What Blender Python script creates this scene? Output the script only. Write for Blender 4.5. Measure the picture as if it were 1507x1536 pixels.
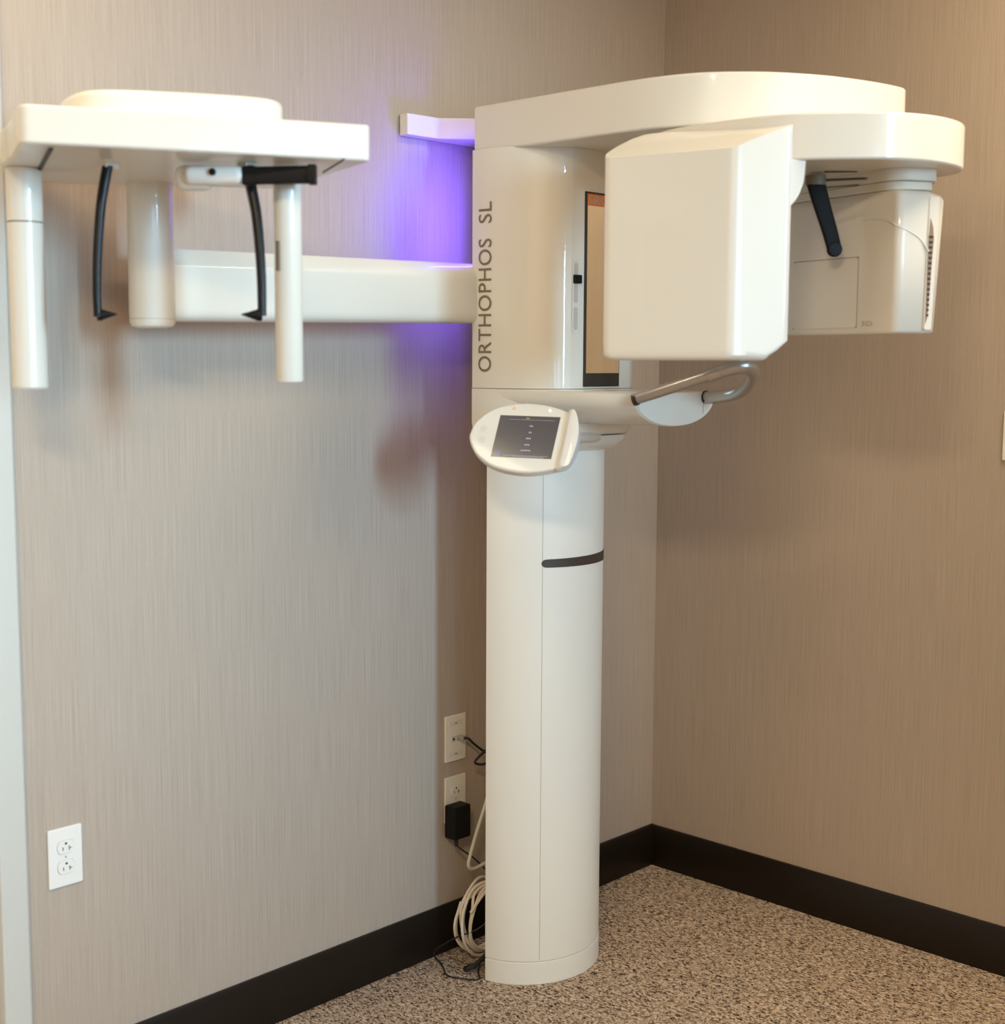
import bpy, bmesh, math, random
from mathutils import Vector, Matrix
random.seed(7)
for o in list(bpy.data.objects):
    bpy.data.objects.remove(o)
SC = bpy.context.scene
COL = SC.collection
R = math.radians

# ------------------------------------------------------------------ camera
YAW, PITCH, ROLL = 0.76204, -0.10926, 0.00469
CAM = Vector((-3.0827, -2.34396, 1.43695))
fw = Vector((math.cos(YAW)*math.cos(PITCH), math.sin(YAW)*math.cos(PITCH), math.sin(PITCH)))
rt = Vector((math.sin(YAW), -math.cos(YAW), 0))
up = rt.cross(fw)
rt2 = rt*math.cos(ROLL)+up*math.sin(ROLL)
up2 = up*math.cos(ROLL)-rt*math.sin(ROLL)
cd = bpy.data.cameras.new('camera')
cam = bpy.data.objects.new('camera', cd)
COL.objects.link(cam)
M = Matrix((rt2, up2, -fw)).transposed().to_4x4()
M.translation = CAM
cam.matrix_world = M
cd.sensor_fit = 'VERTICAL'
cd.sensor_height = 36.0
cd.lens = 2070.75/1536*36.0
cd.clip_start = 0.05
cd.dof.use_dof = True
cd.dof.focus_distance = 3.35
cd.dof.aperture_fstop = 3.6
SC.camera = cam

# ------------------------------------------------------------------ world, light, exposure
SC.view_settings.view_transform = 'Standard'
SC.view_settings.look = 'None'
SC.view_settings.gamma = 1.0
SC.view_settings.exposure = 0.03
SC.view_settings.use_curve_mapping = False
w = bpy.data.worlds.new('world')
SC.world = w
w.use_nodes = True
w.node_tree.nodes['Background'].inputs[0].default_value = (0.72, 0.84, 1.0, 1)
w.node_tree.nodes['Background'].inputs[1].default_value = 1.0


def area(name, loc, target, sx, sy, power, col, spread=180):
    l = bpy.data.lights.new(name, 'AREA')
    l.shape = 'RECTANGLE'
    l.size, l.size_y = sx, sy
    l.energy = power
    l.color = col
    l.spread = R(spread)
    o = bpy.data.objects.new(name, l)
    COL.objects.link(o)
    o.location = loc
    d = Vector(target)-Vector(loc)
    o.rotation_euler = d.to_track_quat('-Z', 'Y').to_euler()
    return o


DAY = (0.42, 0.745, 1.0)
WARM = (1.0, 0.81, 0.53)
area('daylight_main', (-1.50, -4.75, 1.90), (-1.75, 0, 1.12), 0.5, 1.2, 13.4, DAY, 49)
area('daylight_left', (-2.75, -4.75, 1.80), (-2.2, 0, 1.2), 0.5, 1.2, 2.2, DAY, 60)
area('daylight_far', (-3.45, -4.75, 1.80), (-2.4, 0, 1.2), 0.5, 1.2, 2.2, DAY, 60)
area('downlight_one', (-2.2, -0.55, 2.66), (-2.2, -0.55, 0), 0.55, 0.55, 7, WARM)
area('downlight_two', (-0.55, -1.70, 2.66), (-0.55, -1.70, 0), 0.55, 0.55, 22, WARM)
area('downlight_three', (-3.6, -2.3, 2.66), (-3.6, -2.3, 0), 0.55, 0.55, 66, WARM)


# ------------------------------------------------------------------ materials
def mat(name, col, rough=0.5, metal=0.0, coat=0.0, spec=0.5, emis=None, es=0.0):
    m = bpy.data.materials.new(name)
    m.use_nodes = True
    b = m.node_tree.nodes['Principled BSDF']
    b.inputs['Base Color'].default_value = (*col, 1)
    b.inputs['Roughness'].default_value = rough
    b.inputs['Metallic'].default_value = metal
    b.inputs['Coat Weight'].default_value = coat
    b.inputs['Coat Roughness'].default_value = 0.03
    b.inputs['Specular IOR Level'].default_value = spec
    if emis:
        b.inputs['Emission Color'].default_value = (*emis, 1)
        b.inputs['Emission Strength'].default_value = es
    return m


def nodes(m):
    return m.node_tree.nodes, m.node_tree.links, m.node_tree.nodes['Principled BSDF']


def noise_plastic(name, col, rough, coat):
    m = mat(name, col, rough, 0, coat)
    N, L, b = nodes(m)
    t = N.new('ShaderNodeTexCoord')
    n = N.new('ShaderNodeTexNoise')
    n.inputs['Scale'].default_value = 6
    L.new(t.outputs['Object'], n.inputs['Vector'])
    mr = N.new('ShaderNodeMapRange')
    mr.inputs[3].default_value = rough*0.85
    mr.inputs[4].default_value = rough*1.2
    L.new(n.outputs[0], mr.inputs[0])
    L.new(mr.outputs[0], b.inputs['Roughness'])
    return m


def wallpaper(name, axis):
    m = mat(name, (0.4, 0.33, 0.26), 0.75, 0, 0, 0.3)
    N, L, b = nodes(m)
    t = N.new('ShaderNodeNewGeometry')

    def strip(su, sz, detail=2.0):
        mp = N.new('ShaderNodeMapping')
        mp.inputs['Scale'].default_value = (su, su, sz)
        L.new(t.outputs['Position'], mp.inputs[0])
        n = N.new('ShaderNodeTexNoise')
        n.inputs['Scale'].default_value = 1.0
        n.inputs['Detail'].default_value = detail
        L.new(mp.outputs[0], n.inputs['Vector'])
        return n
    n1 = strip(620, 6.0, 2)
    n2 = strip(170, 0.9, 2)
    n3 = strip(1000, 60, 1)
    mx = N.new('ShaderNodeMath'); mx.operation = 'MULTIPLY_ADD'
    mx.inputs[1].default_value = 0.62
    L.new(n1.outputs[0], mx.inputs[0])
    m2 = N.new('ShaderNodeMath'); m2.operation = 'MULTIPLY'
    m2.inputs[1].default_value = 0.18
    L.new(n2.outputs[0], m2.inputs[0])
    L.new(m2.outputs[0], mx.inputs[2])
    m3 = N.new('ShaderNodeMath'); m3.operation = 'MULTIPLY_ADD'
    m3.inputs[1].default_value = 0.20
    L.new(n3.outputs[0], m3.inputs[0]); L.new(mx.outputs[0], m3.inputs[2])
    cr = N.new('ShaderNodeValToRGB')
    cr.color_ramp.elements[0].position = 0.33
    cr.color_ramp.elements[1].position = 0.67
    cr.color_ramp.elements[0].color = (0.40, 0.328, 0.268, 1)
    cr.color_ramp.elements[1].color = (0.52, 0.438, 0.368, 1)
    L.new(m3.outputs[0], cr.inputs[0])
    L.new(cr.outputs[0], b.inputs['Base Color'])
    bp = N.new('ShaderNodeBump')
    bp.inputs['Strength'].default_value = 0.18
    bp.inputs['Distance'].default_value = 0.001
    L.new(m3.outputs[0], bp.inputs['Height'])
    L.new(bp.outputs[0], b.inputs['Normal'])
    return m


def carpet_mat():
    m = mat('carpet', (0.3, 0.22, 0.16), 0.95, 0, 0, 0.1)
    N, L, b = nodes(m)
    t = N.new('ShaderNodeNewGeometry')
    mp = N.new('ShaderNodeMapping')
    mp.inputs['Rotation'].default_value = (0, 0, R(12))
    mp.inputs['Scale'].default_value = (185, 95, 100)
    L.new(t.outputs['Position'], mp.inputs[0])
    n = N.new('ShaderNodeTexNoise'); n.inputs['Scale'].default_value = 1.0
    n.inputs['Detail'].default_value = 2.5; n.inputs['Roughness'].default_value = 0.6
    n.inputs['Distortion'].default_value = 1.2
    L.new(mp.outputs[0], n.inputs['Vector'])
    cr = N.new('ShaderNodeValToRGB')
    e = cr.color_ramp.elements
    e[0].position = 0.37; e[0].color = (0.035, 0.022, 0.015, 1)
    e[1].position = 0.66; e[1].color = (0.72, 0.60, 0.49, 1)
    k = e.new(0.45); k.color = (0.24, 0.175, 0.13, 1)
    k = e.new(0.52); k.color = (0.50, 0.39, 0.30, 1)
    L.new(n.outputs[0], cr.inputs[0])
    n2 = N.new('ShaderNodeTexNoise'); n2.inputs['Scale'].default_value = 9
    L.new(t.outputs['Position'], n2.inputs['Vector'])
    mr = N.new('ShaderNodeMapRange'); mr.inputs[3].default_value = 0.88; mr.inputs[4].default_value = 1.12
    L.new(n2.outputs[0], mr.inputs[0])
    mul = N.new('ShaderNodeVectorMath'); mul.operation = 'SCALE'
    L.new(cr.outputs[0], mul.inputs[0]); L.new(mr.outputs[0], mul.inputs['Scale'])
    L.new(mul.outputs[0], b.inputs['Base Color'])
    bp = N.new('ShaderNodeBump'); bp.inputs['Strength'].default_value = 0.7
    bp.inputs['Distance'].default_value = 0.004
    L.new(n.outputs[0], bp.inputs['Height']); L.new(bp.outputs[0], b.inputs['Normal'])
    return m


WHITE = noise_plastic('warm white gloss plastic', (0.76, 0.742, 0.675), 0.40, 0.55)
SATIN = noise_plastic('warm white satin paint', (0.87, 0.845, 0.765), 0.42, 0.0)
SHADEW = noise_plastic('matte off white', (0.74, 0.71, 0.62), 0.5, 0.0)
PLATE = mat('outlet white', (0.85, 0.84, 0.81), 0.3)
IVORY = mat('ivory wall plate', (0.82, 0.78, 0.68), 0.35)
BLACK = mat('black plastic', (0.008, 0.007, 0.007), 0.5, 0, 0, 0.15)
BLACKG = mat('black gloss rod', (0.005, 0.005, 0.0055), 0.32, 0, 0, 0.22)
RUBBER = mat('black cable rubber', (0.012, 0.011, 0.011), 0.5)
BROWN = mat('dark brown slot', (0.055, 0.038, 0.028), 0.5)  # even dark brown for the column slot and one groove
METAL = mat('satin grey metal', (0.50, 0.47, 0.44), 0.30, 0.8)
METALL = mat('pale satin metal', (0.72, 0.70, 0.65), 0.3, 0.35)
MIRR = mat('mirror glass', (0.98, 0.95, 0.86), 0.04, 1.0)
SCREEN = mat('display glass', (0.085, 0.078, 0.088), 0.15, 0, 0.3)
GREYT = mat('grey print', (0.20, 0.16, 0.11), 0.45)
PALEG = mat('pale grey print', (0.50, 0.47, 0.42), 0.5)
SEAMG = mat('seam grey', (0.58, 0.55, 0.48), 0.5)
ORANGE = mat('orange print', (0.80, 0.22, 0.05), 0.4)
AMBER = mat('amber print', (0.75, 0.42, 0.08), 0.4)
SCRT = mat('screen text', (0.3, 0.32, 0.36), 0.4, emis=(0.6, 0.66, 0.8), es=0.28)
SCRB = mat('screen blue icon', (0.05, 0.08, 0.3), 0.4, emis=(0.3, 0.45, 1.0), es=0.6)
GREENL = mat('ready light', (0.6, 0.9, 0.75), 0.3, emis=(0.6, 1.0, 0.8), es=1.5)
BASEB = mat('espresso wood', (0.010, 0.006, 0.0035), 0.36, 0, 0, 0.35)
CREAMC = mat('cream cable', (0.80, 0.72, 0.60), 0.45)
CONDM = mat('pale grey cable', (0.66, 0.66, 0.56), 0.45)
SLOTD = mat('slot dark', (0.03, 0.025, 0.02), 0.6)
OLIVE = mat('olive grey plastic', (0.19, 0.165, 0.11), 0.5)
CEIL = mat('ceiling paint', (0.72, 0.68, 0.62), 0.9)
DOORP = mat('painted trim', (0.60, 0.60, 0.56), 0.5)
BEIGE = mat('beige paint', (0.62, 0.55, 0.46), 0.7)
VIOLET = mat('violet led', (0.4, 0.25, 1.0), 0.4, emis=(0.22, 0.10, 1.0), es=3)
LAMPM = mat('lamp diffuser', (0.9, 0.9, 0.85), 0.4, emis=(1.0, 0.86, 0.68), es=3)
PALEB = noise_plastic('cool white plastic', (0.78, 0.78, 0.75), 0.38, 0.5)
WALLP = wallpaper('striped vinyl wallpaper', 0)
CARP = carpet_mat()


# ------------------------------------------------------------------ helpers
def obj(name, bm, m, parent=None, bevel=0, segs=3, smooth=35, kind=None, label=None, sub=0):
    bmesh.ops.remove_doubles(bm, verts=bm.verts, dist=1e-6)
    bmesh.ops.recalc_face_normals(bm, faces=bm.faces)
    me = bpy.data.meshes.new(name)
    bm.to_mesh(me)
    bm.free()
    me.materials.append(m)
    for p in me.polygons:
        p.use_smooth = True
    me.set_sharp_from_angle(angle=R(smooth))
    o = bpy.data.objects.new(name, me)
    COL.objects.link(o)
    if bevel:
        b = o.modifiers.new('bevel', 'BEVEL')
        b.width = bevel
        b.segments = segs
        b.limit_method = 'ANGLE'
        b.angle_limit = R(38)
        b.harden_normals = True
    if parent is not None:
        o.parent = parent
        o.matrix_parent_inverse = parent.matrix_world.inverted() if parent.type != 'EMPTY' else Matrix.Translation(-parent.location)
    if kind:
        o['kind'] = kind
    if label:
        o['label'] = label
    return o


def thing(name, loc, label, cat, group=None):
    o = bpy.data.objects.new(name, None)
    COL.objects.link(o)
    o.location = loc
    o.empty_display_size = 0.05
    o['label'] = label
    o['category'] = cat
    if group:
        o['group'] = group
    return o


def tag(o, label, cat, group=None):
    o['label'] = label
    o['category'] = cat
    if group:
        o['group'] = group
    return o


def box(bm, x0, x1, y0, y1, z0, z1):
    v = [bm.verts.new((x, y, z)) for z in (z0, z1) for (x, y) in ((x0, y0), (x1, y0), (x1, y1), (x0, y1))]
    for f in ((0, 3, 2, 1), (4, 5, 6, 7), (0, 1, 5, 4), (1, 2, 6, 5), (2, 3, 7, 6), (3, 0, 4, 7)):
        bm.faces.new([v[i] for i in f])


def BOX(*a):
    bm = bmesh.new()
    box(bm, *a)
    return bm


def loft(bm, secs, cap=True):
    rows = [[bm.verts.new(p) for p in s] for s in secs]
    n = len(rows[0])
    for a, b in zip(rows, rows[1:]):
        for i in range(n):
            bm.faces.new((a[i], a[(i+1) % n], b[(i+1) % n], b[i]))
    if cap:
        bm.faces.new(rows[0][::-1])
        bm.faces.new(rows[-1])
    return rows


def prism(pts, z0, z1):
    bm = bmesh.new()
    loft(bm, [[(x, y, z0) for x, y in pts], [(x, y, z1) for x, y in pts]])
    return bm


def fillet(poly, r, n=6):
    out = []
    N = len(poly)
    for i, p in enumerate(poly):
        rr = r[i] if isinstance(r, (list, tuple)) else r
        p = Vector(p); a = Vector(poly[i-1]); b = Vector(poly[(i+1) % N])
        if rr <= 0:
            out.append(tuple(p)); continue
        u = (a-p).normalized(); v = (b-p).normalized()
        half = u.angle(v)/2
        d = min(rr/math.tan(half), (a-p).length*0.48, (b-p).length*0.48)
        s, e = p+u*d, p+v*d
        for k in range(n+1):
            t = k/n
            out.append(tuple(s*(1-t)**2+p*2*t*(1-t)+e*t*t))
    return out


def catmull(P, closed=False, n=6):
    P = [Vector(p) for p in P]
    N = len(P)
    out = []
    rng = range(N) if closed else range(N-1)
    for i in rng:
        if closed:
            a, b, c, d = P[i-1], P[i], P[(i+1) % N], P[(i+2) % N]
        else:
            b, c = P[i], P[i+1]
            a = P[i-1] if i > 0 else b*2-c
            d = P[i+2] if i+2 < N else c*2-b
        for k in range(n):
            t = k/n
            out.append(0.5*((2*b)+(c-a)*t+(2*a-5*b+4*c-d)*t*t+(3*b-a-3*c+d)*t**3))
    if not closed:
        out.append(P[-1])
    return out


def tube(bm, P, r, n=14, res=8, smooth=True, flat=None):
    """r: number or list per control point; flat=(direction, ratio) squashes the profile"""
    C = catmull(P, False, res) if smooth else [Vector(p) for p in P]
    m = len(C)
    if isinstance(r, (list, tuple)):
        rs = []
        for k in range(m):
            t = k/(m-1)*(len(r)-1)
            i = min(int(t), len(r)-2)
            rs.append(r[i]+(r[i+1]-r[i])*(t-i))
    else:
        rs = [r]*m
    T = [(C[min(k+1, m-1)]-C[max(k-1, 0)]).normalized() for k in range(m)]
    ref = Vector((0, 0, 1)) if abs(T[0].z) < 0.9 else Vector((1, 0, 0))
    if flat:
        ref = Vector(flat[0])
    nrm = (ref-T[0]*ref.dot(T[0])).normalized()
    secs = []
    for k in range(m):
        nrm = (nrm-T[k]*nrm.dot(T[k])).normalized()
        bn = T[k].cross(nrm)
        q = flat[1] if flat else 1.0
        secs.append([C[k]+(nrm*math.cos(a)*q+bn*math.sin(a))*rs[k] for a in [2*math.pi*i/n for i in range(n)]])
    loft(bm, secs)
    return bm


def TUBE(*a, **k):
    return tube(bmesh.new(), *a, **k)


def lathe(bm, prof, c, n=40, axis='z', sx=1, sy=1):
    secs = []
    for r, z in prof:
        s = []
        for i in range(n):
            a = 2*math.pi*i/n
            p, q = r*math.cos(a)*sx, r*math.sin(a)*sy
            s.append((c[0]+p, c[1]+q, c[2]+z) if axis == 'z' else
                     ((c[0]+p, c[1]+z, c[2]+q) if axis == 'y' else (c[0]+z, c[1]+p, c[2]+q)))
        secs.append(s)
    loft(bm, secs)
    return bm


def LATHE(*a, **k):
    return lathe(bmesh.new(), *a, **k)


def rodcyl(bm, a, b, r, n=28, rnd=0.0):
    a, b = Vector(a), Vector(b)
    t = (b-a).normalized()
    if rnd:
        P, rs = [], []
        for k in range(7):
            an = k/6*math.pi/2
            P.append(a+t*rnd*(1-math.sin(an))); rs.append(max(r-rnd*(1-math.cos(math.pi/2-an)), 1e-4))
        P = P[::-1] if False else P
        head = [(a+t*rnd*(1-math.cos(k/6*math.pi/2)), r-rnd+rnd*math.sin(k/6*math.pi/2)) for k in range(7)]
        tail = [(b-t*rnd*(1-math.cos(k/6*math.pi/2)), r-rnd+rnd*math.sin(k/6*math.pi/2)) for k in range(7)][::-1]
        seq = head+tail
    else:
        seq = [(a, r), (b, r)]
    ref = Vector((0, 0, 1)) if abs(t.z) < 0.9 else Vector((1, 0, 0))
    u = (ref-t*ref.dot(t)).normalized(); v = t.cross(u)
    loft(bm, [[p+(u*math.cos(2*math.pi*i/n)+v*math.sin(2*math.pi*i/n))*rr for i in range(n)] for p, rr in seq])
    return bm


def textmesh(body, size, bold=0.0, spacing=1.0):
    c = bpy.data.curves.new('t', 'FONT')
    c.body = body
    c.size = size
    c.offset = bold
    c.space_character = spacing
    c.resolution_u = 4
    o = bpy.data.objects.new('t', c)
    COL.objects.link(o)
    dg = bpy.context.evaluated_depsgraph_get()
    me = bpy.data.meshes.new_from_object(o.evaluated_get(dg))
    bm = bmesh.new()
    bm.from_mesh(me)
    bpy.data.objects.remove(o)
    bpy.data.curves.remove(c)
    bpy.data.meshes.remove(me)
    bmesh.ops.triangulate(bm, faces=bm.faces)
    return bm


def fit_text(bm, w, h):
    xs = [v.co.x for v in bm.verts]; ys = [v.co.y for v in bm.verts]
    x0, x1, y0, y1 = min(xs), max(xs), min(ys), max(ys)
    for v in bm.verts:
        v.co.x = (v.co.x-x0)/(x1-x0)*w
        v.co.y = (v.co.y-y0)/(y1-y0)*h
    return bm


def solidify_to(bm, nrm, d):
    g = bmesh.ops.extrude_face_region(bm, geom=list(bm.faces))
    for v in g['geom']:
        if isinstance(v, bmesh.types.BMVert):
            v.co += Vector(nrm)*d


# ------------------------------------------------------------------ room shell
H = 2.68
XL, YF = -4.4, -4.8


def struct(name, bm, m, bevel=0):
    return obj(name, bm, m, kind='structure', bevel=bevel)


struct('floor', BOX(XL-.1, .1, YF-.1, .1, -.08, 0), CARP)
struct('ceiling', BOX(XL-.1, .1, YF-.1, .1, H, H+.08), CEIL)
struct('wall_back', BOX(XL-.1, .1, 0, .1, 0, H), WALLP)
struct('wall_right', BOX(0, .1, YF-.1, 0, 0, H), WALLP)
struct('wall_left', BOX(XL-.1, XL, YF-.1, 0, 0, H), WALLP)
# front wall behind the camera with three window openings
bm = bmesh.new()
wins = [(-3.75, -3.15), (-3.05, -2.45), (-1.65, -0.85)]
xs = XL
for a, b in wins:
    box(bm, xs, a, YF-.1, YF, 0, H); xs = b
    box(bm, a, b, YF-.1, YF, 0, 1.0)
    box(bm, a, b, YF-.1, YF, 2.55, H)
box(bm, xs, 0, YF-.1, YF, 0, H)
struct('wall_front', bm, WALLP)
for k, (a, b) in enumerate(wins):
    bm = bmesh.new()
    for q in ((a, a+.04, 1.0, 2.55), (b-.04, b, 1.0, 2.55), (a, b, 1.0, 1.04), (a, b, 2.51, 2.55), (a, b, 1.76, 1.79)):
        box(bm, q[0], q[1], YF-.08, YF-.02, q[2], q[3])
    struct('window_%d' % (k+1), bm, DOORP)


def bboard(name, rot, x0, x1):
    # profile extruded along x, then optionally rotated onto the right wall
    prof = [(0, 0), (-.013, 0), (-.013, .090), (-.010, .096), (-.010, .109), (-.006, .1163), (0, .1163)]
    bm = bmesh.new()
    secs = []
    for x in (x0, x1):
        secs.append([((x, y, z) if not rot else (y, x, z)) for y, z in prof])
    loft(bm, secs)
    return struct(name, bm, BASEB)


bboard('baseboard_back', False, -1.90, 0)
bboard('baseboard_right', True, 0, YF)
# door casing at the left end of the back wall
bm = bmesh.new()
loft(bm, [[(x, y, z) for x, y in ((-1.904, 0), (-1.904, -.012), (-1.910, -.018), (-1.950, -.022), (-1.962, -.022), (-1.966, -.010), (-1.966, 0))] for z in (0, 2.45)])
struct('trim_1', bm, DOORP)
struct('door_1', BOX(-2.85, -1.968, -.006, .0, 0, 2.42), BEIGE)
# ceiling downlight panels
for i, (x, y) in enumerate(((-2.2, -0.55), (-0.55, -1.70), (-3.6, -2.3))):
    t = thing('ceiling_light', (x, y, H), 'square warm ceiling light panel above the %s' % ('middle of the room', 'right side of the room', 'rear left of the room')[i], 'ceiling light')
    bm = bmesh.new()
    for q in ((-.33, .33, -.33, -.29), (-.33, .33, .29, .33), (-.33, -.29, -.29, .29), (.29, .33, -.29, .29)):
        box(bm, x+q[0], x+q[1], y+q[2], y+q[3], H-.02, H)
    obj('frame', bm, DOORP, t)
    obj('diffuser', BOX(x-.29, x+.29, y-.29, y+.29, H-.008, H-.001), LAMPM, t)

# ------------------------------------------------------------------ the x-ray machine
MC = thing('dental_x_ray_machine', (-.70, -.19, 0), 'tall cream white panoramic dental x-ray machine with side arm and floor column', 'x-ray machine')


# --- column
def colpt(dx):
    return -.16-.168*math.sqrt(max(0, 1-(dx/.18)**2))


def colfoot(s=1.0, n=40):
    pts = [(-.70-.177*s, -.19+.0*s)]
    for k in range(1, n):
        dx = -.177*math.cos(math.pi*k/n)
        pts.append((-.70+dx*s, -.16+(colpt(dx)+.16)*s))
    pts.append((-.70+.177*s, -.19))
    return pts


column = obj('column', prism(colfoot(), .056, 1.262), SATIN, MC, smooth=30)
obj('base_ring', prism(colfoot(1.006), 0, .0545), SATIN, MC, bevel=.0015, segs=2)
# seam: a hairline groove strip on the surface
sx = -.818+.001
bm = BOX(-.8065, -.8053, colpt(-.106)-.0006, colpt(-.106)+.004, .06, 1.25)
obj('seam', bm, SEAMG, column, label='thin vertical joint line on the column front')
# handle slot wraps the right half of the column at z about 0.985
bm = bmesh.new()
N = 34
secs = []
for k in range(N+1):
    t = (k/10)**2*.034 if k <= 10 else .034+(k-10)/(N-10)*.966
    dx = -.108+t*(.177+.108)
    dx = min(dx, .1765)
    hh = .0092*(1.0+.35*t) if t > .034 else .0092*math.sqrt(max(.02, 1-(1-t/.034)**2))
    y = colpt(dx)
    c = Vector((-.70, -.10)); p = Vector((-.70+dx, y)); d = (p-c).normalized()
    o1 = p+d*.0012; o2 = p-d*.01
    zc = .985
    secs.append([(o1.x, o1.y, zc-hh), (o2.x, o2.y, zc-hh), (o2.x, o2.y, zc+hh), (o1.x, o1.y, zc+hh)])
loft(bm, secs)
obj('grip_slot', bm, BROWN, column, label='dark brown curved slot across the column')
obj('mast', BOX(-.685, -.60, -.188, -.100, 0, 1.90), SHADEW, MC)

# --- carriage
half = [(-.915, -.180), (-.9145, -.22), (-.906, -.27), (-.889, -.315), (-.862, -.352), (-.838, -.373), (-.815, -.384)]
half = [tuple(v)[:2] for v in catmull([(x, y, 0) for x, y in half], False, 5)]
CX = -.715
foot = half+[(2*CX-x, y) for x, y in half[::-1]]


def carr(s, ins=0.0):
    return [(CX+(x-CX)*s, -.20+(y+.20)*s) for x, y in foot]


carriage = obj('carriage', prism(foot, 1.3765, 1.890), WHITE, MC, bevel=.0012, segs=2)
bm = bmesh.new()
secs = []
for z, s in ((1.273, .93), (1.276, .955), (1.284, .985), (1.300, 1.0), (1.3755, 1.0)):
    secs.append([(x, y, z) for x, y in carr(s)])
loft(bm, secs)
obj('carriage_base', bm, WHITE, MC, smooth=50)
bm = bmesh.new()
secs = []
for z, s in ((1.236, .72), (1.240, .80), (1.248, .87), (1.260, .925), (1.2715, .95)):
    secs.append([(x, y, z) for x, y in carr(s)])
loft(bm, secs)
obj('carriage_skirt', bm, WHITE, MC, smooth=50)

# lettering up the side
def footx(y):
    for (x0, y0), (x1, y1) in zip(half, half[1:]):
        if y1 <= y <= y0:
            return x0+(x1-x0)*(y-y0)/(y1-y0)
    return half[0][0]


for word, z0, ln in (('ORTHOPHOS', 1.4125, .2865), ('SL', 1.7325, .0450)):
    bm = fit_text(textmesh(word, 1.0, .002, 1.04), ln, .0365)
    for v in bm.verts:
        y = -.2375+v.co.y
        z = z0+v.co.x
        v.co = Vector((footx(y)-.0014, y, z))
    obj('lettering', bm, GREYT, carriage, label='grey-brown vertical lettering on the side')

# mirror panel on the front face
fr = obj('mirror_frame', BOX(-.7775, -.657, -.3875, -.382, 1.381, 1.799), SLOTD, MC)
obj('mirror', BOX(-.7725, -.6595, -.3885, -.3870, 1.4105, 1.770), MIRR, fr, label='narrow upright mirror on the carriage')
obj('label_band', BOX(-.7725, -.6595, -.3886, -.3870, 1.7705, 1.7945), ORANGE, fr, label='orange band above the mirror')
bm = fit_text(textmesh('SIRONA', 1.0, 0, 1.0), .104, .018)
for v in bm.verts:
    v.co = Vector((-.7695+v.co.x, -.3892, 1.7735+v.co.y))
obj('lettering', bm, PALEG, fr)
obj('gap_slot', BOX(-.7775, -.657, -.3862, -.382, 1.3668, 1.3715), mat('slot reflection brown', (.30, .17, .13), .5), carriage)  # red-brown reflection in the gap, put into the strip's colour
# slider recess with a black knob
bm = prism(fillet([(-.8175, -.0), (-.7955, -.0), (-.7955, .155), (-.8175, .155)], .009), 0, .0012)
for v in bm.verts:
    v.co = Vector((v.co.x, -.3848-v.co.z, 1.497+v.co.y))
sl = obj('slider_track', bm, PALEB, MC)
bm = prism(fillet([(-.8130, .006), (-.8000, .006), (-.8000, .055), (-.8130, .055)], .006), 0, .0008)
for v in bm.verts:
    v.co = Vector((v.co.x, -.3858-v.co.z, 1.497+v.co.y))
obj('slider_groove', bm, SEAMG, sl)
bm = prism(fillet([(-.8130, .064), (-.8000, .064), (-.8000, .149), (-.8130, .149)], .006), 0, .0008)
for v in bm.verts:
    v.co = Vector((v.co.x, -.3858-v.co.z, 1.497+v.co.y))
obj('slider_groove', bm, SEAMG, sl)
obj('slider_knob', BOX(-.8165, -.7945, -.3945, -.3862, 1.602, 1.6205), BLACK, sl, bevel=.002)

# --- top beam
bo = fillet([(-.902, -.170), (-.902, -.860), (-.700, -.958), (-.452, -.958), (-.470, -.45), (-.525, -.170)],
            [.004, .22, .30, .012, .1, .004], 12)
bo = [(-.902, -.170), (-.902, -.30), (-.902, -.45), (-.901, -.58), (-.893, -.67), (-.872, -.742), (-.836, -.797), (-.776, -.856), (-.685, -.910),
      (-.588, -.9425), (-.515, -.957), (-.475, -.9605)]
bo = [bo[0]]+[tuple(v)[:2] for v in catmull([(x, y, 0) for x, y in bo[1:]], False, 5)]
bo += [(-.462, -.958), (-.453, -.951), (-.449, -.94), (-.452, -.75), (-.475, -.50), (-.52, -.170)]
bm = bmesh.new()
loft(bm, [[(x, y, 1.8915) for x, y in bo], [(x, y, 1.985) for x, y in bo]])
for v in bm.verts:
    if v.co.z < 1.9 and v.co.y < -.3:
        v.co.z = 1.886
obj('top_beam', bm, WHITE, MC, bevel=.006, segs=3)

# --- rotating arm
arm = [(-.938, -.985), (-.862, -1.098), (-.80, -1.146), (-.735, -1.170), (-.665, -1.172), (-.610, -1.158), (-.570, -1.128),
       (-.548, -1.075), (-.535, -.98), (-.54, -.85), (-.59, -.73), (-.70, -.66), (-.84, -.65), (-.93, -.70), (-.95, -.84)]
av = [tuple(v)[:2] for v in catmull([(x, y, 0) for x, y in arm], True, 6)]
obj('rotating_arm', prism(av, 1.790, 1.872), WHITE, MC, bevel=.005, segs=3)
obj('pivot_disc', LATHE([(.15, 0), (.15, .03)], (-.70, -.80, 1.862)), SHADEW, MC)

# --- tube head
A, B, C, D = (-1.022, -.932), (-.932, -1.002), (-1.070, -.664), (-.89, -.70)
hp = fillet([A, B, D, C], [.03, .010, .03, .022], 8)
hpb = fillet([A, (-.958, -.982), (-.905, -.71), C], [.03, .012, .03, .022], 8)
bm = bmesh.new()
cen = Vector((-.975, -.83))


def ins(poly, d):
    return [tuple(Vector(q)+(cen-Vector(q)).normalized()*d) for q in poly]


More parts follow.
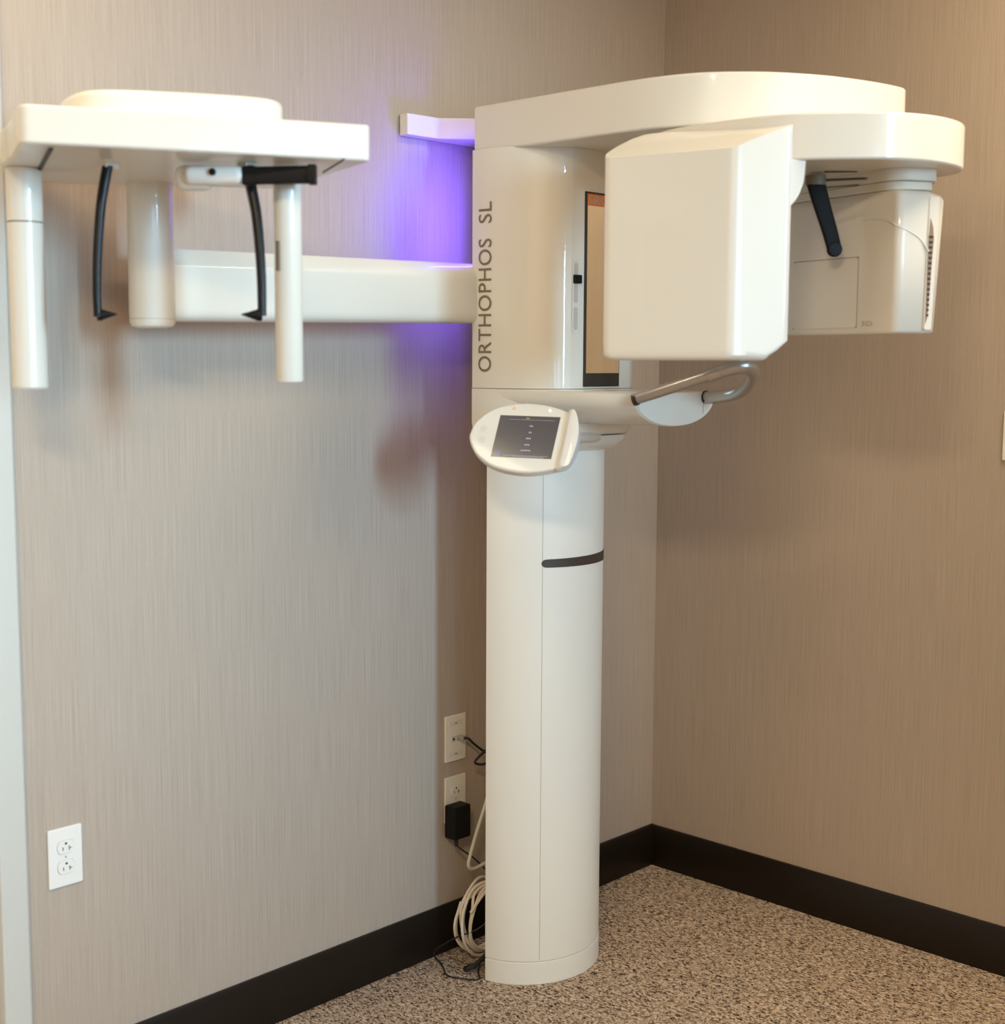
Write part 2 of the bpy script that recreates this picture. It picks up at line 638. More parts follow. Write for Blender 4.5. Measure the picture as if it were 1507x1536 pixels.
secs = []
for z, poly in ((1.4385, ins(hpb, .022)), (1.4395, ins(hpb, .012)), (1.4425, ins(hpb, .005)), (1.448, hpb), (1.458, ins(fillet([A, (-.945, -.992), (-.898, -.705), C], [.03, .012, .03, .022], 8), 0)), (1.4745, hp), (1.868, hp)):
    secs.append([(x, y, z) for x, y in poly])
loft(bm, secs)
nl = Vector((.983, .18, 0)).normalized()   # direction away from the outer face
a0 = Vector((A[0], A[1], 0))
base = min(nl.dot(v.co-Vector((A[0], A[1], v.co.z))) for v in bm.verts)
for s in (.006, .02, .045, .075, .105, .13):
    bmesh.ops.bisect_plane(bm, geom=list(bm.verts)+list(bm.edges)+list(bm.faces),
                           plane_co=Vector((A[0], A[1], 0))+nl*(base+s), plane_no=nl)
for v in bm.verts:
    if v.co.z > 1.86:
        s = nl.dot(v.co-Vector((A[0], A[1], v.co.z)))-base
        t = min(1, max(0, s/.135))
        v.co.z = 1.8085+.0615*(1-(1-t)**1.55)
th = obj('tube_head', bm, WHITE, MC, bevel=.009, segs=4, smooth=40)
# flared neck joining the head to the arm
b0 = Vector((B[0], B[1], 0)); bd_ = Vector((.79, -.61, 0)).normalized(); bk = Vector((.61, .79, 0))
prf = [(-.040, 1.670), (-.016, 1.700), (.000, 1.718), (.008, 1.730), (.0155, 1.750), (.0185, 1.772), (.019, 1.792), (-.040, 1.792)]
bm = bmesh.new()
secs = []
for dpt in (.0015, .05):
    secs.append([(b0+bd_*a+bk*dpt+Vector((0, 0, z_)))[:] for a, z_ in prf])
loft(bm, secs)
obj('head_neck', bm, WHITE, th, bevel=.003)

# --- sensor head
nk = fillet([(-.655, -.80), (-.735, -1.09), (-.665, -1.135), (-.61, -1.10), (-.54, -.82)], [.02, .05, .03, .02, .02], 6)
neck = obj('sensor_neck', prism(nk, 1.768, 1.7905), SHADEW, MC, bevel=.002)


def shr(poly, d, c=(-.64, -.96)):
    c = Vector(c)
    return [tuple(Vector(q)+(c-Vector(q)).normalized()*d) for q in poly]


obj('neck_plate', prism(shr(nk, .008), 1.752, 1.7675), SHADEW, neck, bevel=.002)
s0 = [(-.648, -.80), (-.733, -1.098), (-.671, -1.1315), (-.60, -1.12), (-.53, -.83)]
st = fillet(s0, [.02, .018, .006, .02, .02], 6)
s1 = [(-.648, -.80), (-.733, -1.098), (-.671, -1.1255), (-.605, -1.11), (-.53, -.83)]
sb = fillet(s1, [.02, .018, .006, .02, .02], 6)
bm = bmesh.new()
loft(bm, [[(x, y, 1.490) for x, y in shr(sb, .010)], [(x, y, 1.4915) for x, y in shr(sb, .004)], [(x, y, 1.496) for x, y in sb],
          [(x, y, 1.738) for x, y in st], [(x, y, 1.746) for x, y in shr(st, .004)], [(x, y, 1.751) for x, y in shr(st, .012)]])
sen = obj('sensor_head', bm, WHITE, MC, smooth=45)
# collimator cover panel on the face: raised thin plate with rounded corners
P1, P0 = Vector((-.733, -1.098, 0)), Vector((-.648, -.80, 0))
fd = (P0-P1).normalized()
fn = Vector((fd.y, -fd.x, 0))
if fn.x > 0:
    fn = -fn


def onface(u, z, d):
    p = P1+fd*u+fn*d
    return Vector((p.x, p.y, z))


bm = prism(fillet([(.10, 1.502), (.275, 1.502), (.275, 1.634), (.10, 1.634)], .006), -.001, .0018)
for v in bm.verts:
    v.co = onface(v.co.x, v.co.y, v.co.z)
obj('collimator_panel', bm, WHITE, sen, bevel=.0006, segs=2)
bm = prism([(.099, 1.502), (.276, 1.502), (.276, 1.6352), (.099, 1.6352)], -.001, .0003)
for v in bm.verts:
    v.co = onface(v.co.x, v.co.y, v.co.z)
obj('panel_gap', bm, GREYT, sen)
bm = fit_text(textmesh('3D', 1.0, 0, 1.0), .030, .0095)
for v in bm.verts:
    v.co = onface(.088-v.co.x, 1.5045+v.co.y, .0008)
obj('lettering', bm, PALEG, sen, label='small 3D mark')
# side cover with ventilation slot, on the outer bevel
b1, b2 = Vector((-.733, -1.098, 0)), Vector((-.669, -1.130, 0))
bd = (b2-b1).normalized()
bn = Vector((bd.y, -bd.x, 0))


def onbev(u, z, d):
    p = b2+bd*u+bn*d
    return Vector((p.x, p.y, z))


bm = prism(fillet([(-.012, 1.497), (.004, 1.497), (.012, 1.740), (-.010, 1.740)], .003), -.004, .004)
for v in bm.verts:
    v.co = onbev(v.co.x, v.co.y, v.co.z)
sc = obj('side_cover', bm, WHITE, sen, bevel=.001, segs=2)
prof = [(-.0105, 1.508), (-.0065, 1.520), (-.004, 1.56), (-.001, 1.62), (.0015, 1.665), (-.001, 1.685), (-.007, 1.70), (-.0095, 1.66), (-.010, 1.60)]
bm = prism(prof, .0, .0048)
for v in bm.verts:
    v.co = onbev(v.co.x, v.co.y, v.co.z)
vent = obj('vent_slot', bm, mat('vent shadow brown', (.28, .19, .13), .7), sc)
bm = bmesh.new()
for k in range(16):
    z = 1.522+k*.0095
    q = [onbev(u, zz, d) for d in (.003, .0056) for (u, zz) in ((-.0095, z), (-.005+k*.0003, z), (-.005+k*.0003, z+.004), (-.0095, z+.004))]
    v = [bm.verts.new(c) for c in q]
    for f in ((0, 3, 2, 1), (4, 5, 6, 7), (0, 1, 5, 4), (1, 2, 6, 5), (2, 3, 7, 6), (3, 0, 4, 7)):
        bm.faces.new([v[i] for i in f])
obj('grille', bm, SLOTD, sc)
# curved rim bead on the face running into the side cover
bm = TUBE([onface(.09, 1.703, .0002), onface(.06, 1.702, .0004), onface(.03, 1.697, .0004), onface(.006, 1.686, .001), onbev(-.05, 1.676, 0), onbev(-.025, 1.662, .001), onbev(-.008, 1.64, .004)], .0016, n=8)
obj('rim_bead', bm, WHITE, sen)

# --- temple support lever
tl = thing_parent = None
bm = TUBE([(-.757, -.936, 1.786), (-.757, -.936, 1.768)], [.019, .019], smooth=False, flat=((.69, -.72, 0), 1.0))
tp = obj('temple_support', bm, OLIVE, MC, label='olive grey mount of the black lever')
P = [(-.7585, -.9375, 1.772), (-.7555, -.9455, 1.742), (-.752, -.9534, 1.7154), (-.7472, -.964, 1.680), (-.7440, -.9725, 1.6480)]
bm = bmesh.new()
rings = []
Cc = catmull(P, False, 8)
view = Vector((.75, .66, 0)).normalized()
side = Vector((.69, -.72, 0)).normalized()
secs = []
for k, c in enumerate(Cc):
    t = k/(len(Cc)-1)
    wv = .0185-.0045*t
    nn = Vector((-.62, -.78, 0)).normalized()
    s_ = Vector((nn.y, -nn.x, 0))*-1
    pr = fillet([(-wv, -.006), (wv, -.006), (wv, .006), (-wv, .006)], .005, 3)
    secs.append([c+s_*a+nn*b for a, b in pr])
loft(bm, secs)
obj('lever', bm, BLACK, tp, label='black curved lever')
e = Cc[-1]
nn = Vector((-.62, -.78, 0)).normalized()
bm = bmesh.new()
rodcyl(bm, e-nn*.006, e+nn*.006, .0142, 28, .003)
obj('lever_tip', bm, BLACK, tp, label='black rounded tip')
# thin dark rods drawn in place of cut slots under the arm
for (a_, b_, r_) in (((-.775, -.965, 1.789), (-.731, -1.010, 1.7897), .0018), ((-.812, -.990, 1.768), (-.787, -1.062, 1.7675), .0023), ((-.831, -1.003, 1.752), (-.826, -1.068, 1.752), .0013)):
    va, vb = Vector(a_), Vector(b_)
    bm = TUBE([va, va.lerp(vb, .5), va.lerp(vb, .9), vb], [r_, r_, r_, r_*.3], n=8)
    obj('underside_slot', bm, SLOTD, MC)

# --- patient support arm and handle
bm = bmesh.new()
secs = []
for t in [k/10 for k in range(11)]:
    y = -.235-t*.343
    hw = .198-.057*t**1.25
    cx = -.714+.012*t
    zt, zb = 1.3745-.003*t, 1.298+.002*t
    s = []
    for k in range(25):
        a = math.pi*k/24
        ca, sa = math.cos(a), math.sin(a)
        s.append((cx-hw*math.copysign(abs(ca)**.9, ca), y, zt-.008-(zt-.008-zb)*abs(sa)**.95))
    s += [(cx+hw, y, zt-.003), (cx+hw-.004, y, zt), (cx-hw+.004, y, zt), (cx-hw, y, zt-.003)]
    secs.append(s)
loft(bm, secs)
sup = obj('patient_support', bm, WHITE, MC, smooth=45)
s = secs[-1]
cs = Vector((-.703, -.578, 1.345))
bm = bmesh.new()
loft(bm, [[tuple(cs+(Vector(q)-cs)*.985+Vector((0, -.0005, 0))) for q in s], [tuple(cs+(Vector(q)-cs)*.965+Vector((0, -.004, 0))) for q in s]])
obj('end_cap', bm, WHITE, sup)
obj('cap_seam', BOX(-.608, -.607, -.5835, -.580, 1.325, 1.362), PALEG, sup)
bm = TUBE([(-.842, -.575, 1.3585), (-.828, -.625, 1.3745), (-.803, -.69, 1.3975), (-.777, -.745, 1.4175)], .0122, n=18, res=6)
hd = obj('chin_handle', bm, METAL, MC, label='brushed grey metal handlebar')
bm = TUBE([(-.7790, -.742, 1.4165), (-.7697, -.7656, 1.4245), (-.7560, -.7830, 1.4285), (-.7322, -.787, 1.4240), (-.6977, -.7679, 1.4080), (-.6419, -.7137, 1.3830), (-.6105, -.6548, 1.366), (-.598, -.577, 1.3575)],
          [.0135, .0150, .0160, .0155, .0140, .0135, .0135, .0135], n=18, res=6)
obj('handle_bend', bm, METAL, hd)
obj('handle_collar', TUBE([(-.789, -.722, 1.4085), (-.778, -.744, 1.4165)], .0145, n=18, smooth=False), METAL, hd)
obj('chin_post', TUBE([(-.760, -.781, 1.428), (-.760, -.781, 1.50)], .0115, n=18, smooth=False), METALL, hd)
obj('handle_ferrule', TUBE([(-.8425, -.5765, 1.3575), (-.840, -.585, 1.360)], .0125, n=18, smooth=False), SLOTD, hd)
obj('handle_ferrule', TUBE([(-.5985, -.5765, 1.3575), (-.6015, -.588, 1.3612)], .0140, n=18, smooth=False), SLOTD, hd)

# --- control panel
pc = Vector((-1.0103, -.4311, 1.2813))
pu = Vector((.4846, -.8745, -.02)).normalized()
pv = Vector((.4804, .2490, .8409)); pv = (pv-pu*pv.dot(pu)).normalized()
pn = pu.cross(pv)


def pmap(bm, ang=None):
    for v in bm.verts:
        v.co = pc+pu*v.co.x+pv*v.co.y+pn*v.co.z
    return bm


po = [(-.1192, -.0078), (-.119, .0124), (-.113, .0317), (-.0939, .0545), (-.0635, .0725), (-.0164, .0817), (.0295, .0792), (.0767, .0660),
      (.0954, .0530), (.1075, .0252), (.110, -.0046), (.1052, -.0372), (.0925, -.0610), (.0712, -.0690), (.0374, -.0775), (.0036, -.0810),
      (-.0362, -.0762), (-.0702, -.0645), (-.1013, -.0405)]
ps = [tuple(v)[:2] for v in catmull([(x, y, 0) for x, y in po], True, 5)]
panel = obj('control_panel', pmap(prism(ps, -.022, 0)), WHITE, MC, bevel=.005, segs=4)
scr = obj('screen', pmap(prism([(-.0615, .0500), (.0655, .0500), (.0600, -.0480), (-.0665, -.0480)], -.001, .0006)), SCREEN, panel)
gp = [(.0795, .066), (.0954, .0555), (.1083, .0252), (.111, -.0046), (.1062, -.0372), (.0970, -.0640), (.0870, -.0705), (.0712, -.0680), (.0735, -.02), (.0765, .03)]
gs = [tuple(v)[:2] for v in catmull([(x, y, 0) for x, y in gp], True, 4)]
def gsc(k_):
    return [(.109-(.109-x_)*k_, y_*(1-(1-k_)*.12)) for x_, y_ in gs]
bm = bmesh.new()
loft(bm, [[(x_, y_, -.004) for x_, y_ in gs], [(x_, y_, .004) for x_, y_ in gsc(.90)], [(x_, y_, .009) for x_, y_ in gsc(.74)], [(x_, y_, .011) for x_, y_ in gsc(.62)]])
bm = pmap(bm)
obj('grip', bm, PALEB, panel, smooth=60, label='cool white raised grip')
rows = [('MODE', .0086, .0263), ('P 1', .0088, .0113), ('MAXI', .0067, -.0029), ('2.2 s', .0055, -.0177), ('Standard', .0048, -.0310)]
bmt = bmesh.new()


def addtext(s, cx, cy, h, wd=None, z=.0009):
    b = textmesh(s, 1.0)
    xs_ = [v.co.x for v in b.verts]; ys_ = [v.co.y for v in b.verts]
    sc_ = h/.7
    for v in b.verts:
        v.co = Vector((cx+(v.co.x-(max(xs_)+min(xs_))/2)*sc_, cy+(v.co.y-(max(ys_)+min(ys_))/2)*sc_, z))
    me = bpy.data.meshes.new('q'); b.to_mesh(me); b.free()
    bmt.from_mesh(me); bpy.data.meshes.remove(me)


for s_, cx, cy in (('\u2013\u2013\u2013', .0086, .0263), ('\u00b7\u00b7\u00b7', .0088, .0113), ('\u2013\u2013\u2013', .0067, -.0029), ('\u2013\u2013\u2013', .0055, -.0177)):
    pass
for wd, cx, cy in ((.010, .0086, .0263), (.0075, .0088, .0113), (.012, .0067, -.0029), (.011, .0055, -.0177), (.022, .0048, -.0310)):
    nseg = int(wd/.0021)
    for k in range(nseg):
        x0 = cx-wd/2+k*.0021
        hh = .0012 if (k*7+nseg) % 3 else .0018
        box(bmt, x0, x0+.0013, cy-hh, cy+hh, .0006, .0009)
box(bmt, -.040, .052, -.0440, -.0434, .0006, .0009)
for k in range(30):
    box(bmt, -.022+k*.0022, -.0208+k*.0022, -.0466, -.0452-.0004*(k % 2), .0006, .0009)
box(bmt, -.04, .055, .0405, .0409, .0006, .0009)
obj('display_text', pmap(bmt), SCRT, scr, label='pale lines of writing on the display')
bm = bmesh.new()
n = 24
for (ra, rb) in ((.0034, .0041),):
    i_ = [bm.verts.new((-.052+ra*math.cos(2*math.pi*k/n), -.0395+ra*math.sin(2*math.pi*k/n), .0009)) for k in range(n)]
    o_ = [bm.verts.new((-.052+rb*math.cos(2*math.pi*k/n), -.0395+rb*math.sin(2*math.pi*k/n), .0009)) for k in range(n)]
    for k in range(n):
        bm.faces.new((i_[k], i_[(k+1) % n], o_[(k+1) % n], o_[k]))
box(bm, -.0526, -.0514, -.0415, -.0375, .0007, .0010)
obj('display_icon', pmap(bm), SCRB, scr, label='blue round icon')
bm = bmesh.new()
box(bm, -.006, .001, .0437, .0452, .0006, .0009)
obj('display_mark', pmap(bm), AMBER, scr)
# three-bladed amber warning mark
bm = bmesh.new()
for k in range(3):
    a = R(90+120*k)
    c = (-.0352, .0668)
    q = [(c[0]+r_*math.cos(a+d), c[1]+r_*math.sin(a+d)) for r_, d in ((.0012, -.5), (.0040, -.5), (.0043, 0), (.0040, .5), (.0012, .5))]
    bm.faces.new([bm.verts.new((x, y, .0005)) for x, y in q])
obj('warning_mark', pmap(bm), AMBER, panel, label='amber warning mark')
bm = bmesh.new()
lathe(bm, [(.0024, 0), (.0024, .0012), (.0012, .0018)], (.0414, .0648, 0), 20)
obj('status_light', pmap(bm), GREENL, panel, label='pale green status light')
for cy in (.0157, -.0102):
    bm = bmesh.new()
    n = 28
    cx = -.0915
    for (ra, rb) in ((.0058, .0064), (.0016, .0023)):
        i_ = [bm.verts.new((cx+ra*math.cos(2*math.pi*k/n), cy+ra*math.sin(2*math.pi*k/n), .0005)) for k in range(n)]
        o_ = [bm.verts.new((cx+rb*math.cos(2*math.pi*k/n), cy+rb*math.sin(2*math.pi*k/n), .0005)) for k in range(n)]
        for k in range(n):
            bm.faces.new((i_[k], i_[(k+1) % n], o_[(k+1) % n], o_[k]))
    obj('button', pmap(bm), PALEG, panel, label='faint round button outline')
bm = bmesh.new()
rodcyl(bm, (-.955, -.425, 1.2745), (-.70, -.36, 1.268), .0125, 24)
obj('panel_bracket', bm, METALL, MC, label='pale metal tube holding the control panel')
# small plate marking on the base above the panel
bm = bmesh.new()
box(bm, -.8945, -.8885, -.3125, -.3020, 1.3495, 1.3512)
obj('base_mark', bm, GREYT, MC)

# --- wall bracket and violet light
bp_ = [(-.968, -.004), (-.968, -.030), (-.952, -.033), (-.878, -.036), (-.800, -.110), (-.770, -.140), (-.66, -.140), (-.66, -.004)]
obj('wall_bracket', prism(bp_, 1.9335, 1.980), WHITE, MC, bevel=.002)
ls = obj('light_strip', BOX(-.86, -.82, -.1745, -.170, 1.62, 1.86), VIOLET, MC, label='violet light strip behind the carriage')
la = area('violet_glow', (-.835, -.165, 1.73), (-.90, 0, 1.72), .05, .26, 2.0, (.13, .075, 1.0))
la.parent = MC
la.matrix_parent_inverse = Matrix.Translation(-MC.location)
obj('carriage_back', BOX(-.80, -.60, -.180, -.10, 1.40, 1.93), SHADEW, MC)

# --- cephalometric arm
bm = bmesh.new()
secs = []
for t in [k/8 for k in range(9)]:
    x = -1.70+t*(-.905+1.70)
    zc = 1.570+(1.5835-1.570)*t
    h = .0655
    yb, yf = -.070-.02*t, -.185-.012*t
    pr = fillet([(yf, zc-h), (yf, zc+h*(.50+.15*t)), (yf+.026, zc+h), (yb, zc+h), (yb, zc-h)], [.022, .003+.035*t, .004+.02*t, .02, .02], 5)
    secs.append([(x, y, z) for y, z in pr])
loft(bm, secs)
ca = obj('side_arm', bm, WHITE, MC, smooth=30, label='horizontal cream beam running along the wall')
post = obj('side_post', LATHE([(.026, 0), (.036, .003), (.0402, .010), (.0402, .258)], (-1.709, -.163, 1.492), 40), WHITE, MC, label='upright cream cylinder at the end of the side arm')
obj('post_joint', LATHE([(.0408, 0), (.0408, .0012)], (-1.709, -.163, 1.5075), 40), PALEG, post)

# --- cephalostat head
cp = [(-2.0905, -.430), (-1.855, -.5565), (-1.628, -.6685), (-1.560, -.455), (-1.505, -.275), (-1.66, -.168), (-1.755, -.070), (-1.85, -.040), (-1.935, -.075), (-1.992, -.175), (-2.03, -.285)]
cp = fillet(cp, [.020, .4, .010, .2, .05, .15, .1, .08, .08, .1, .2], 6)
ch = obj('ceph_head', prism(cp, 1.746, 1.802), WHITE, MC, bevel=.0045, segs=4, label='wide flat cream head unit at the end of the side arm')
dm = [(-1.955, -.405), (-1.868, -.478), (-1.765, -.536), (-1.708, -.540), (-1.675, -.495), (-1.625, -.36), (-1.72, -.25), (-1.83, -.19), (-1.915, -.235), (-1.955, -.32)]
dv = [tuple(v)[:2] for v in catmull([(x, y, 0) for x, y in dm], True, 6)]
obj('head_cover', prism(dv, 1.802, 1.8445), WHITE, ch, bevel=.010, segs=4)
# underside groove lines
bm = bmesh.new()
def cyl2(a, b, r_):
    rodcyl(bm, a, b, r_, 10)
cyl2((-2.0365, -.420, 1.7455), (-1.935, -.195, 1.7455), .0038)
obj('underside_groove', bm, SLOTD, ch)
bm = bmesh.new()
cyl2((-1.672, -.655, 1.7457), (-1.600, -.515, 1.7457), .0016)
obj('underside_groove', bm, BROWN, ch)
# sensor column
sl_ = obj('sensor_column', LATHE([(.0, 0), (.0265, .0), (.0290, .003), (.0290, .271)], (-1.957, -.182, 1.3865), 36), WHITE, MC, label='long cream tube under the left end')
obj('column_top', LATHE([(.0290, 0), (.0290, .0855)], (-1.957, -.182, 1.6600), 36), WHITE, sl_)
obj('column_joint', LATHE([(.0284, 0), (.0284, .0026)], (-1.957, -.182, 1.6574), 36), GREYT, sl_)
obj('column_cap', LATHE([(.0280, 0), (.0280, .003)], (-1.957, -.182, 1.7440), 36), SLOTD, sl_)
# collimator column
cc = obj('collimator_column', LATHE([(.0, 0), (.0205, 0), (.0225, .003), (.0225, .347)], (-1.6755, -.516, 1.4005), 36), WHITE, MC, label='long cream tube under the right end')
obj('column_slot', BOX(-1.7005, -1.6965, -.523, -.516, 1.58, 1.627), GREYT, cc)


def earrod(Pts, tipA, tipB, name, lab, top):
    bm = bmesh.new()
    Cc = catmull(Pts, False, 8)
    secs = []
    n0 = (Vector(tipB)-Vector(tipA)).normalized()
    n0.z = 0
    n0.normalize()
    sd = Vector((-n0.y, n0.x, 0))
    for k, c in enumerate(Cc):
        t = k/(len(Cc)-1)
        a, b = .0085-.002*t, .0150-.006*t
        pr = fillet([(-a, -b), (a, -b), (a, b), (-a, b)], .0075, 4)
        secs.append([c+n0*u+sd*v_ for u, v_ in pr])
    loft(bm, secs)
    o = obj(name, bm, BLACKG, MC, label=lab)
    bm = bmesh.new()
    a, b = Vector(tipA), Vector(tipB)
    rodcyl(bm, a, a.lerp(b, .25), .0095, 16)
    tube(bm, [a.lerp(b, .2), b], [.0092, .0010], n=16, smooth=False)
    obj('ear_plug', bm, BLACK, o)
    obj('rod_mount', BOX(top[0]-.012, top[0]+.012, top[1]-.012, top[1]+.012, 1.738, 1.7465), SHADEW, o, bevel=.002)
    return o


earrod([(-1.8935, -.3350, 1.7412), (-1.9010, -.3335, 1.705), (-1.9075, -.3331, 1.6672), (-1.9153, -.335, 1.6038), (-1.920, -.3384, 1.551), (-1.9220, -.342, 1.5035)],
       (-1.9225, -.341, 1.5065), (-1.895, -.355, 1.5078), 'ear_rod', 'left black ear rod', (-1.892, -.336))
earrod([(-1.7400, -.5005, 1.735), (-1.7383, -.5032, 1.7127), (-1.7358, -.5128, 1.6683), (-1.7362, -.5209, 1.6156), (-1.738, -.5273, 1.5628), (-1.7416, -.5326, 1.5058)],
       (-1.7416, -.5316, 1.5070), (-1.770, -.5170, 1.5078), 'ear_rod', 'right black ear rod', (-1.742, -.50))
# nose rest: horizontal cream capsule and black holder
nd = (Vector((-1.6801, -.6058, 0))-Vector((-1.8199, -.4597, 0))).normalized()
bm = bmesh.new()
rodcyl(bm, Vector((-1.826, -.452, 1.7245)), Vector((-1.7625, -.5185, 1.7245)), .0148, 32, .010)
nr = obj('nose_rest', bm, PALEB, MC, label='short pale horizontal cylinder')
bm = bmesh.new()
rodcyl(bm, Vector((-1.825, -.425, 1.7225)), Vector((-1.785, -.467, 1.7225)), .0200, 32, .012)
obj('pivot_barrel', bm, SHADEW, nr)
bm = bmesh.new()
lathe(bm, [(.0055, 0), (.0055, .004), (.004, .005)], (0, 0, 0), 20)
nn = Vector((-.66, -.74, 0.0)).normalized()
q = nn.to_track_quat('Z', 'Y')
ctr = Vector((-1.7945, -.4855, 1.7275))+Vector((-.0108, -.0104, 0))
for v in bm.verts:
    v.co = ctr+q @ v.co
obj('knob', bm, BLACK, nr)
bm = bmesh.new()
a = Vector((-1.7640, -.5185, 1.7235)); b = Vector((-1.6860, -.5995, 1.7260))
sd = Vector((0, 0, 1)); ndd = (b-a).normalized(); yy = ndd.cross(sd)
for (s0_, s1_, hh, ww) in ((0, 1, .0135, .009), (.92, 1.02, .0150, .014), (.02, .16, .0150, .010)):
    pts = fillet([(-ww, -hh), (ww, -hh), (ww, hh), (-ww, hh)], .003, 3)
    loft(bm, [[a.lerp(b, s_)+yy*u+sd*v_ for u, v_ in pts] for s_ in (s0_, s1_)])
obj('rest_holder', bm, BLACK, nr, label='black square holder bar')


# ------------------------------------------------------------------ electrical plates
def outlet(name, x, z, label, m, group=None, y=0.0):
    t = thing(name, (x+.035, 0, z+.0571), label, 'outlet', group)
    bm = prism(fillet([(x, z), (x+.07, z), (x+.07, z+.1143), (x, z+.1143)], .003, 3), 0, .0055)
    for v in bm.verts:
        v.co = Vector((v.co.x, -v.co.z, v.co.y))
    obj('cover_plate', bm, m, t, bevel=.002, segs=3)
    for cz in (z+.0571+.0195, z+.0571-.0195):
        cx = x+.035
        out = []
        for k in range(40):
            a = 2*math.pi*k/40
            px, pz = .0172*math.cos(a), .0172*math.sin(a)
            pz = max(-.0125, min(.0125, pz))
            out.append((cx+px, cz+pz))
        # dark reveal ring then receptacle face
        bm = prism([((q[0]-cx)*1.05+cx, (q[1]-cz)*1.06+cz) for q in out], .0053, .0058)
        for v in bm.verts:
            v.co = Vector((v.co.x, -v.co.z, v.co.y))
        ga = obj('reveal', bm, PALEG, t)
        bm = prism(out, .0053, .0076)
        for v in bm.verts:
            v.co = Vector((v.co.x, -v.co.z, v.co.y))
        f = obj('receptacle', bm, m, t, bevel=.0006, segs=2)
        bm = bmesh.new()
        box(bm, cx-.0072, cx-.0056, -.0079, -.0070, cz-.0062, cz+.0008)
        box(bm, cx+.0056, cx+.0072, -.0079, -.0070, cz-.0070, cz+.0016)
        box(bm, cx+.0056, cx+.0115, -.0079, -.0070, cz-.0035, cz-.0021)
        box(bm, cx-.0022, cx+.0022, -.0079, -.0070, cz+.0050, cz+.0092)
        obj('slots', bm, SLOTD, f)
    bm = LATHE([(.0022, 0), (.0022, -.001)], (x+.035, -.0056, z+.0571), 16, 'y')
    obj('screw', bm, PALEG, t)
    return t


outlet('wall_outlet', -1.85925, .44286, 'white duplex wall outlet alone low on the wall at the left', PLATE)
outlet('wall_outlet', -.82756, .31781, 'ivory duplex wall outlet beside the column, holding a black power adapter', IVORY)
# network jack plate
x, z = -.82756, .46906
t = thing('network_jack_plate', (x+.035, 0, z+.0571), 'ivory network jack plate beside the column, above the outlet with the black adapter', 'wall plate')
bm = prism(fillet([(x, z), (x+.07, z), (x+.07, z+.1143), (x, z+.1143)], .003, 3), 0, .0055)
for v in bm.verts:
    v.co = Vector((v.co.x, -v.co.z, v.co.y))
obj('cover_plate', bm, IVORY, t, bevel=.002, segs=3)
for zz in (z+.094, z+.018):
    obj('label_window', BOX(x+.012, x+.058, -.0062, -.0050, zz-.006, zz+.006), SHADEW, t, bevel=.0006)
    obj('screw', BOX(x+.032, x+.038, -.0066, -.0055, zz-.0015, zz+.0015), GREYT, t)
obj('jack', BOX(x+.021, x+.033, -.0068, -.005, z+.050, z+.062), PALEG, t)
obj('jack', BOX(x+.037, x+.050, -.0075, -.005, z+.050, z+.063), PALEG, t)
obj('port', BOX(x+.024, x+.030, -.0072, -.006, z+.053, z+.058), SLOTD, t)
# network cable with plug
t = thing('network_cable', (-.79, -.02, .53), 'black network cable plugged into the upper wall plate beside the column', 'cable')
obj('plug', BOX(-.789, -.778, -.026, -.0078, .5225, .5325), mat('clear plug', (.35, .36, .34), .2), t, bevel=.001)
obj('cable', TUBE([(-.7835, -.024, .5280), (-.778, -.034, .527), (-.765, -.036, .5145), (-.745, -.040, .497), (-.728, -.044, .484), (-.712, -.05, .472), (-.70, -.052, .462), (-.715, -.055, .463), (-.745, -.052, .460),
                   (-.768, -.050, .4665), (-.769, -.050, .474), (-.745, -.052, .489), (-.720, -.055, .503), (-.69, -.06, .52)], .0031, n=8), RUBBER, t)
# power adapter
t = thing('power_adapter', (-.81, -.03, .33), 'black plug-in power adapter in the lower outlet beside the column, with a thin cord', 'power adapter')
obj('housing', BOX(-.836, -.782, -.048, -.0100, .288, .369), BLACK, t, bevel=.004)
obj('prongs', BOX(-.811, -.797, -.0104, -.0080, .345, .355), METAL, t)
obj('strain_relief', TUBE([(-.822, -.036, .289), (-.822, -.038, .270)], [.006, .0038], n=10, smooth=False), RUBBER, t)
obj('cord', TUBE([(-.822, -.038, .272), (-.812, -.046, .261), (-.785, -.055, .238), (-.762, -.06, .215), (-.748, -.062, .200)], .0020, n=8), RUBBER, t)
# pale grey conduit loop
bm = TUBE([(-.720, -.065, .47), (-.735, -.068, .41), (-.748, -.07, .3835), (-.7595, -.07, .3578), (-.7868, -.07, .3012), (-.8052, -.07, .2566), (-.8132, -.07, .2307), (-.804, -.07, .2174), (-.7819, -.07, .2155), (-.7495, -.07, .2199), (-.71, -.07, .226)], .0042, n=12)
tag(obj('wall_cable', bm, CONDM), 'pale grey thick cable looping out from behind the column under the adapter', 'cable')
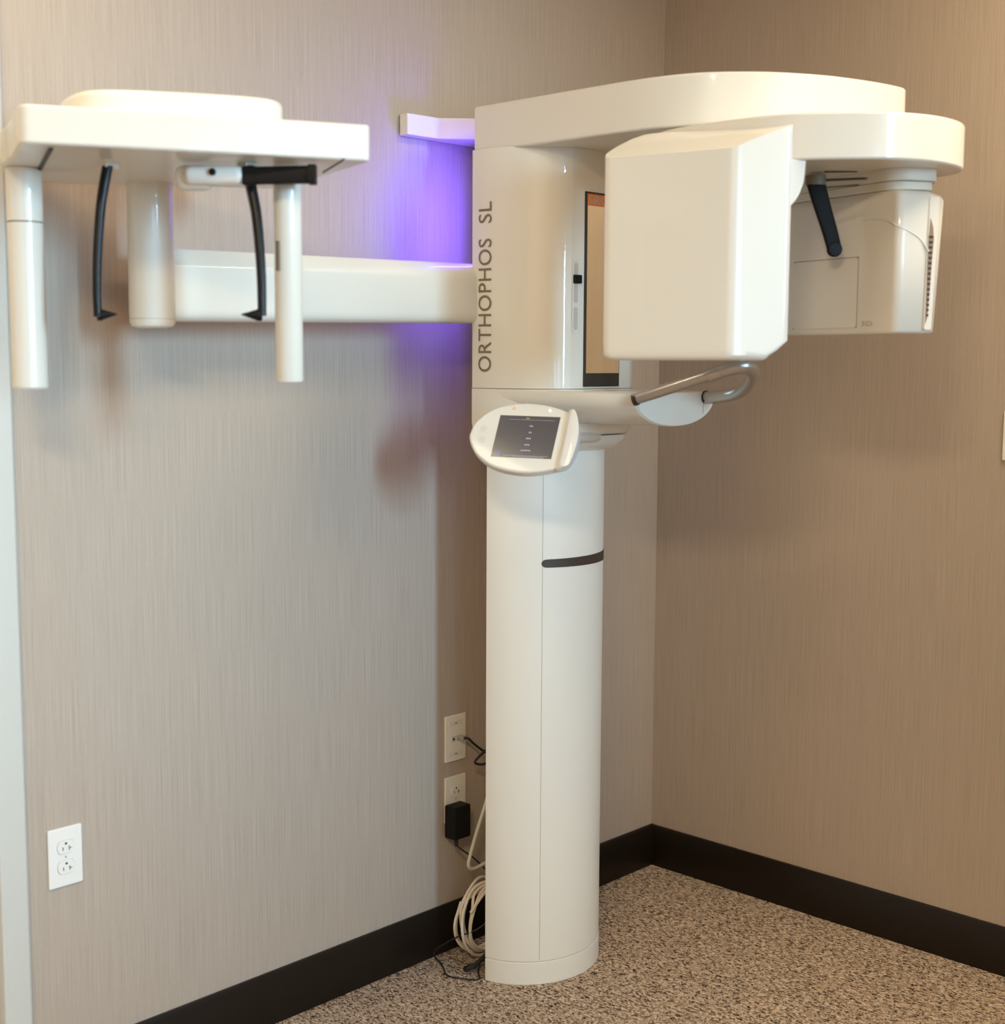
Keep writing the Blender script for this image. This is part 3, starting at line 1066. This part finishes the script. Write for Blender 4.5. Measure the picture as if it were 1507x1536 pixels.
# cream cable coil leaning behind the column
P = []
T = 7
for k in range(T*12+1):
    a = 2*math.pi*k/12+2.6
    lp = k/12
    i = int(lp)
    rx = .071+.012*math.sin(i*2.1)+.004*math.sin(lp*5)
    rz = .082+.006*math.cos(i*1.7)
    P.append((-.783+.004*math.sin(i*3.3)+rx*math.cos(a), -.094-.0055*(lp-3.5)*1.2+.006*math.sin(a*2+i), .0965+(.006*math.cos(i*2.2))+rz*math.sin(a)))
P = [(x_, y_, max(z_, .0045)) for x_, y_, z_ in P]
bm = TUBE(P, .0036, n=8, res=4)
tag(obj('cable_coil', bm, CREAMC), 'cream cable wound in a loose upright coil behind the column foot', 'cable')
# thin black cord across the coil and over the carpet
P = [(-.70, -.12, .20), (-.7614, -.135, .150), (-.800, -.140, .118), (-.838, -.122, .090), (-.8664, -.08, .066), (-.888, -.035, .030), (-.880, -.022, .006), (-.8893, -.050, .0035), (-.9050, -.079, .0035), (-.9229, -.1045, .0035), (-.9262, -.125, .0035), (-.9162, -.1468, .0035), (-.8997, -.1757, .0035), (-.884, -.179, .0035), (-.8713, -.1625, .0045), (-.855, -.148, .008), (-.845, -.148, .03), (-.800, -.150, .055), (-.74, -.16, .09)]
bm = TUBE(P, .0019, n=8, res=8)
tag(obj('floor_cord', bm, RUBBER), 'thin black cord crossing the cream coil and bending over the carpet', 'cord')
bm = TUBE([(-.745, -.150, .085), (-.790, -.150, .055), (-.825, -.150, .040), (-.855, -.148, .024), (-.880, -.135, .010), (-.872, -.120, .006), (-.84, -.13, .012), (-.80, -.14, .018)], [.003, .0042, .0052, .0058, .0056, .004, .003, .003], n=8)
tag(obj('cord_bundle', bm, RUBBER), 'short thick black cord bundle lying at the bottom of the cream coil', 'cord')
# switch plate on the right wall
x = 0
t = thing('switch_plate', (0, -1.024, 1.272), 'white switch plate on the right wall at the edge of the picture', 'switch')
bm = prism(fillet([(-.989, 1.2145), (-1.059, 1.2145), (-1.059, 1.3288), (-.989, 1.3288)], .003, 3), 0, .006)
for v in bm.verts:
    v.co = Vector((-v.co.z, v.co.x, v.co.y))
obj('cover_plate', bm, PLATE, t, bevel=.002)
obj('toggle', BOX(-.016, -.005, -1.029, -1.019, 1.262, 1.282), PLATE, t, bevel=.002)
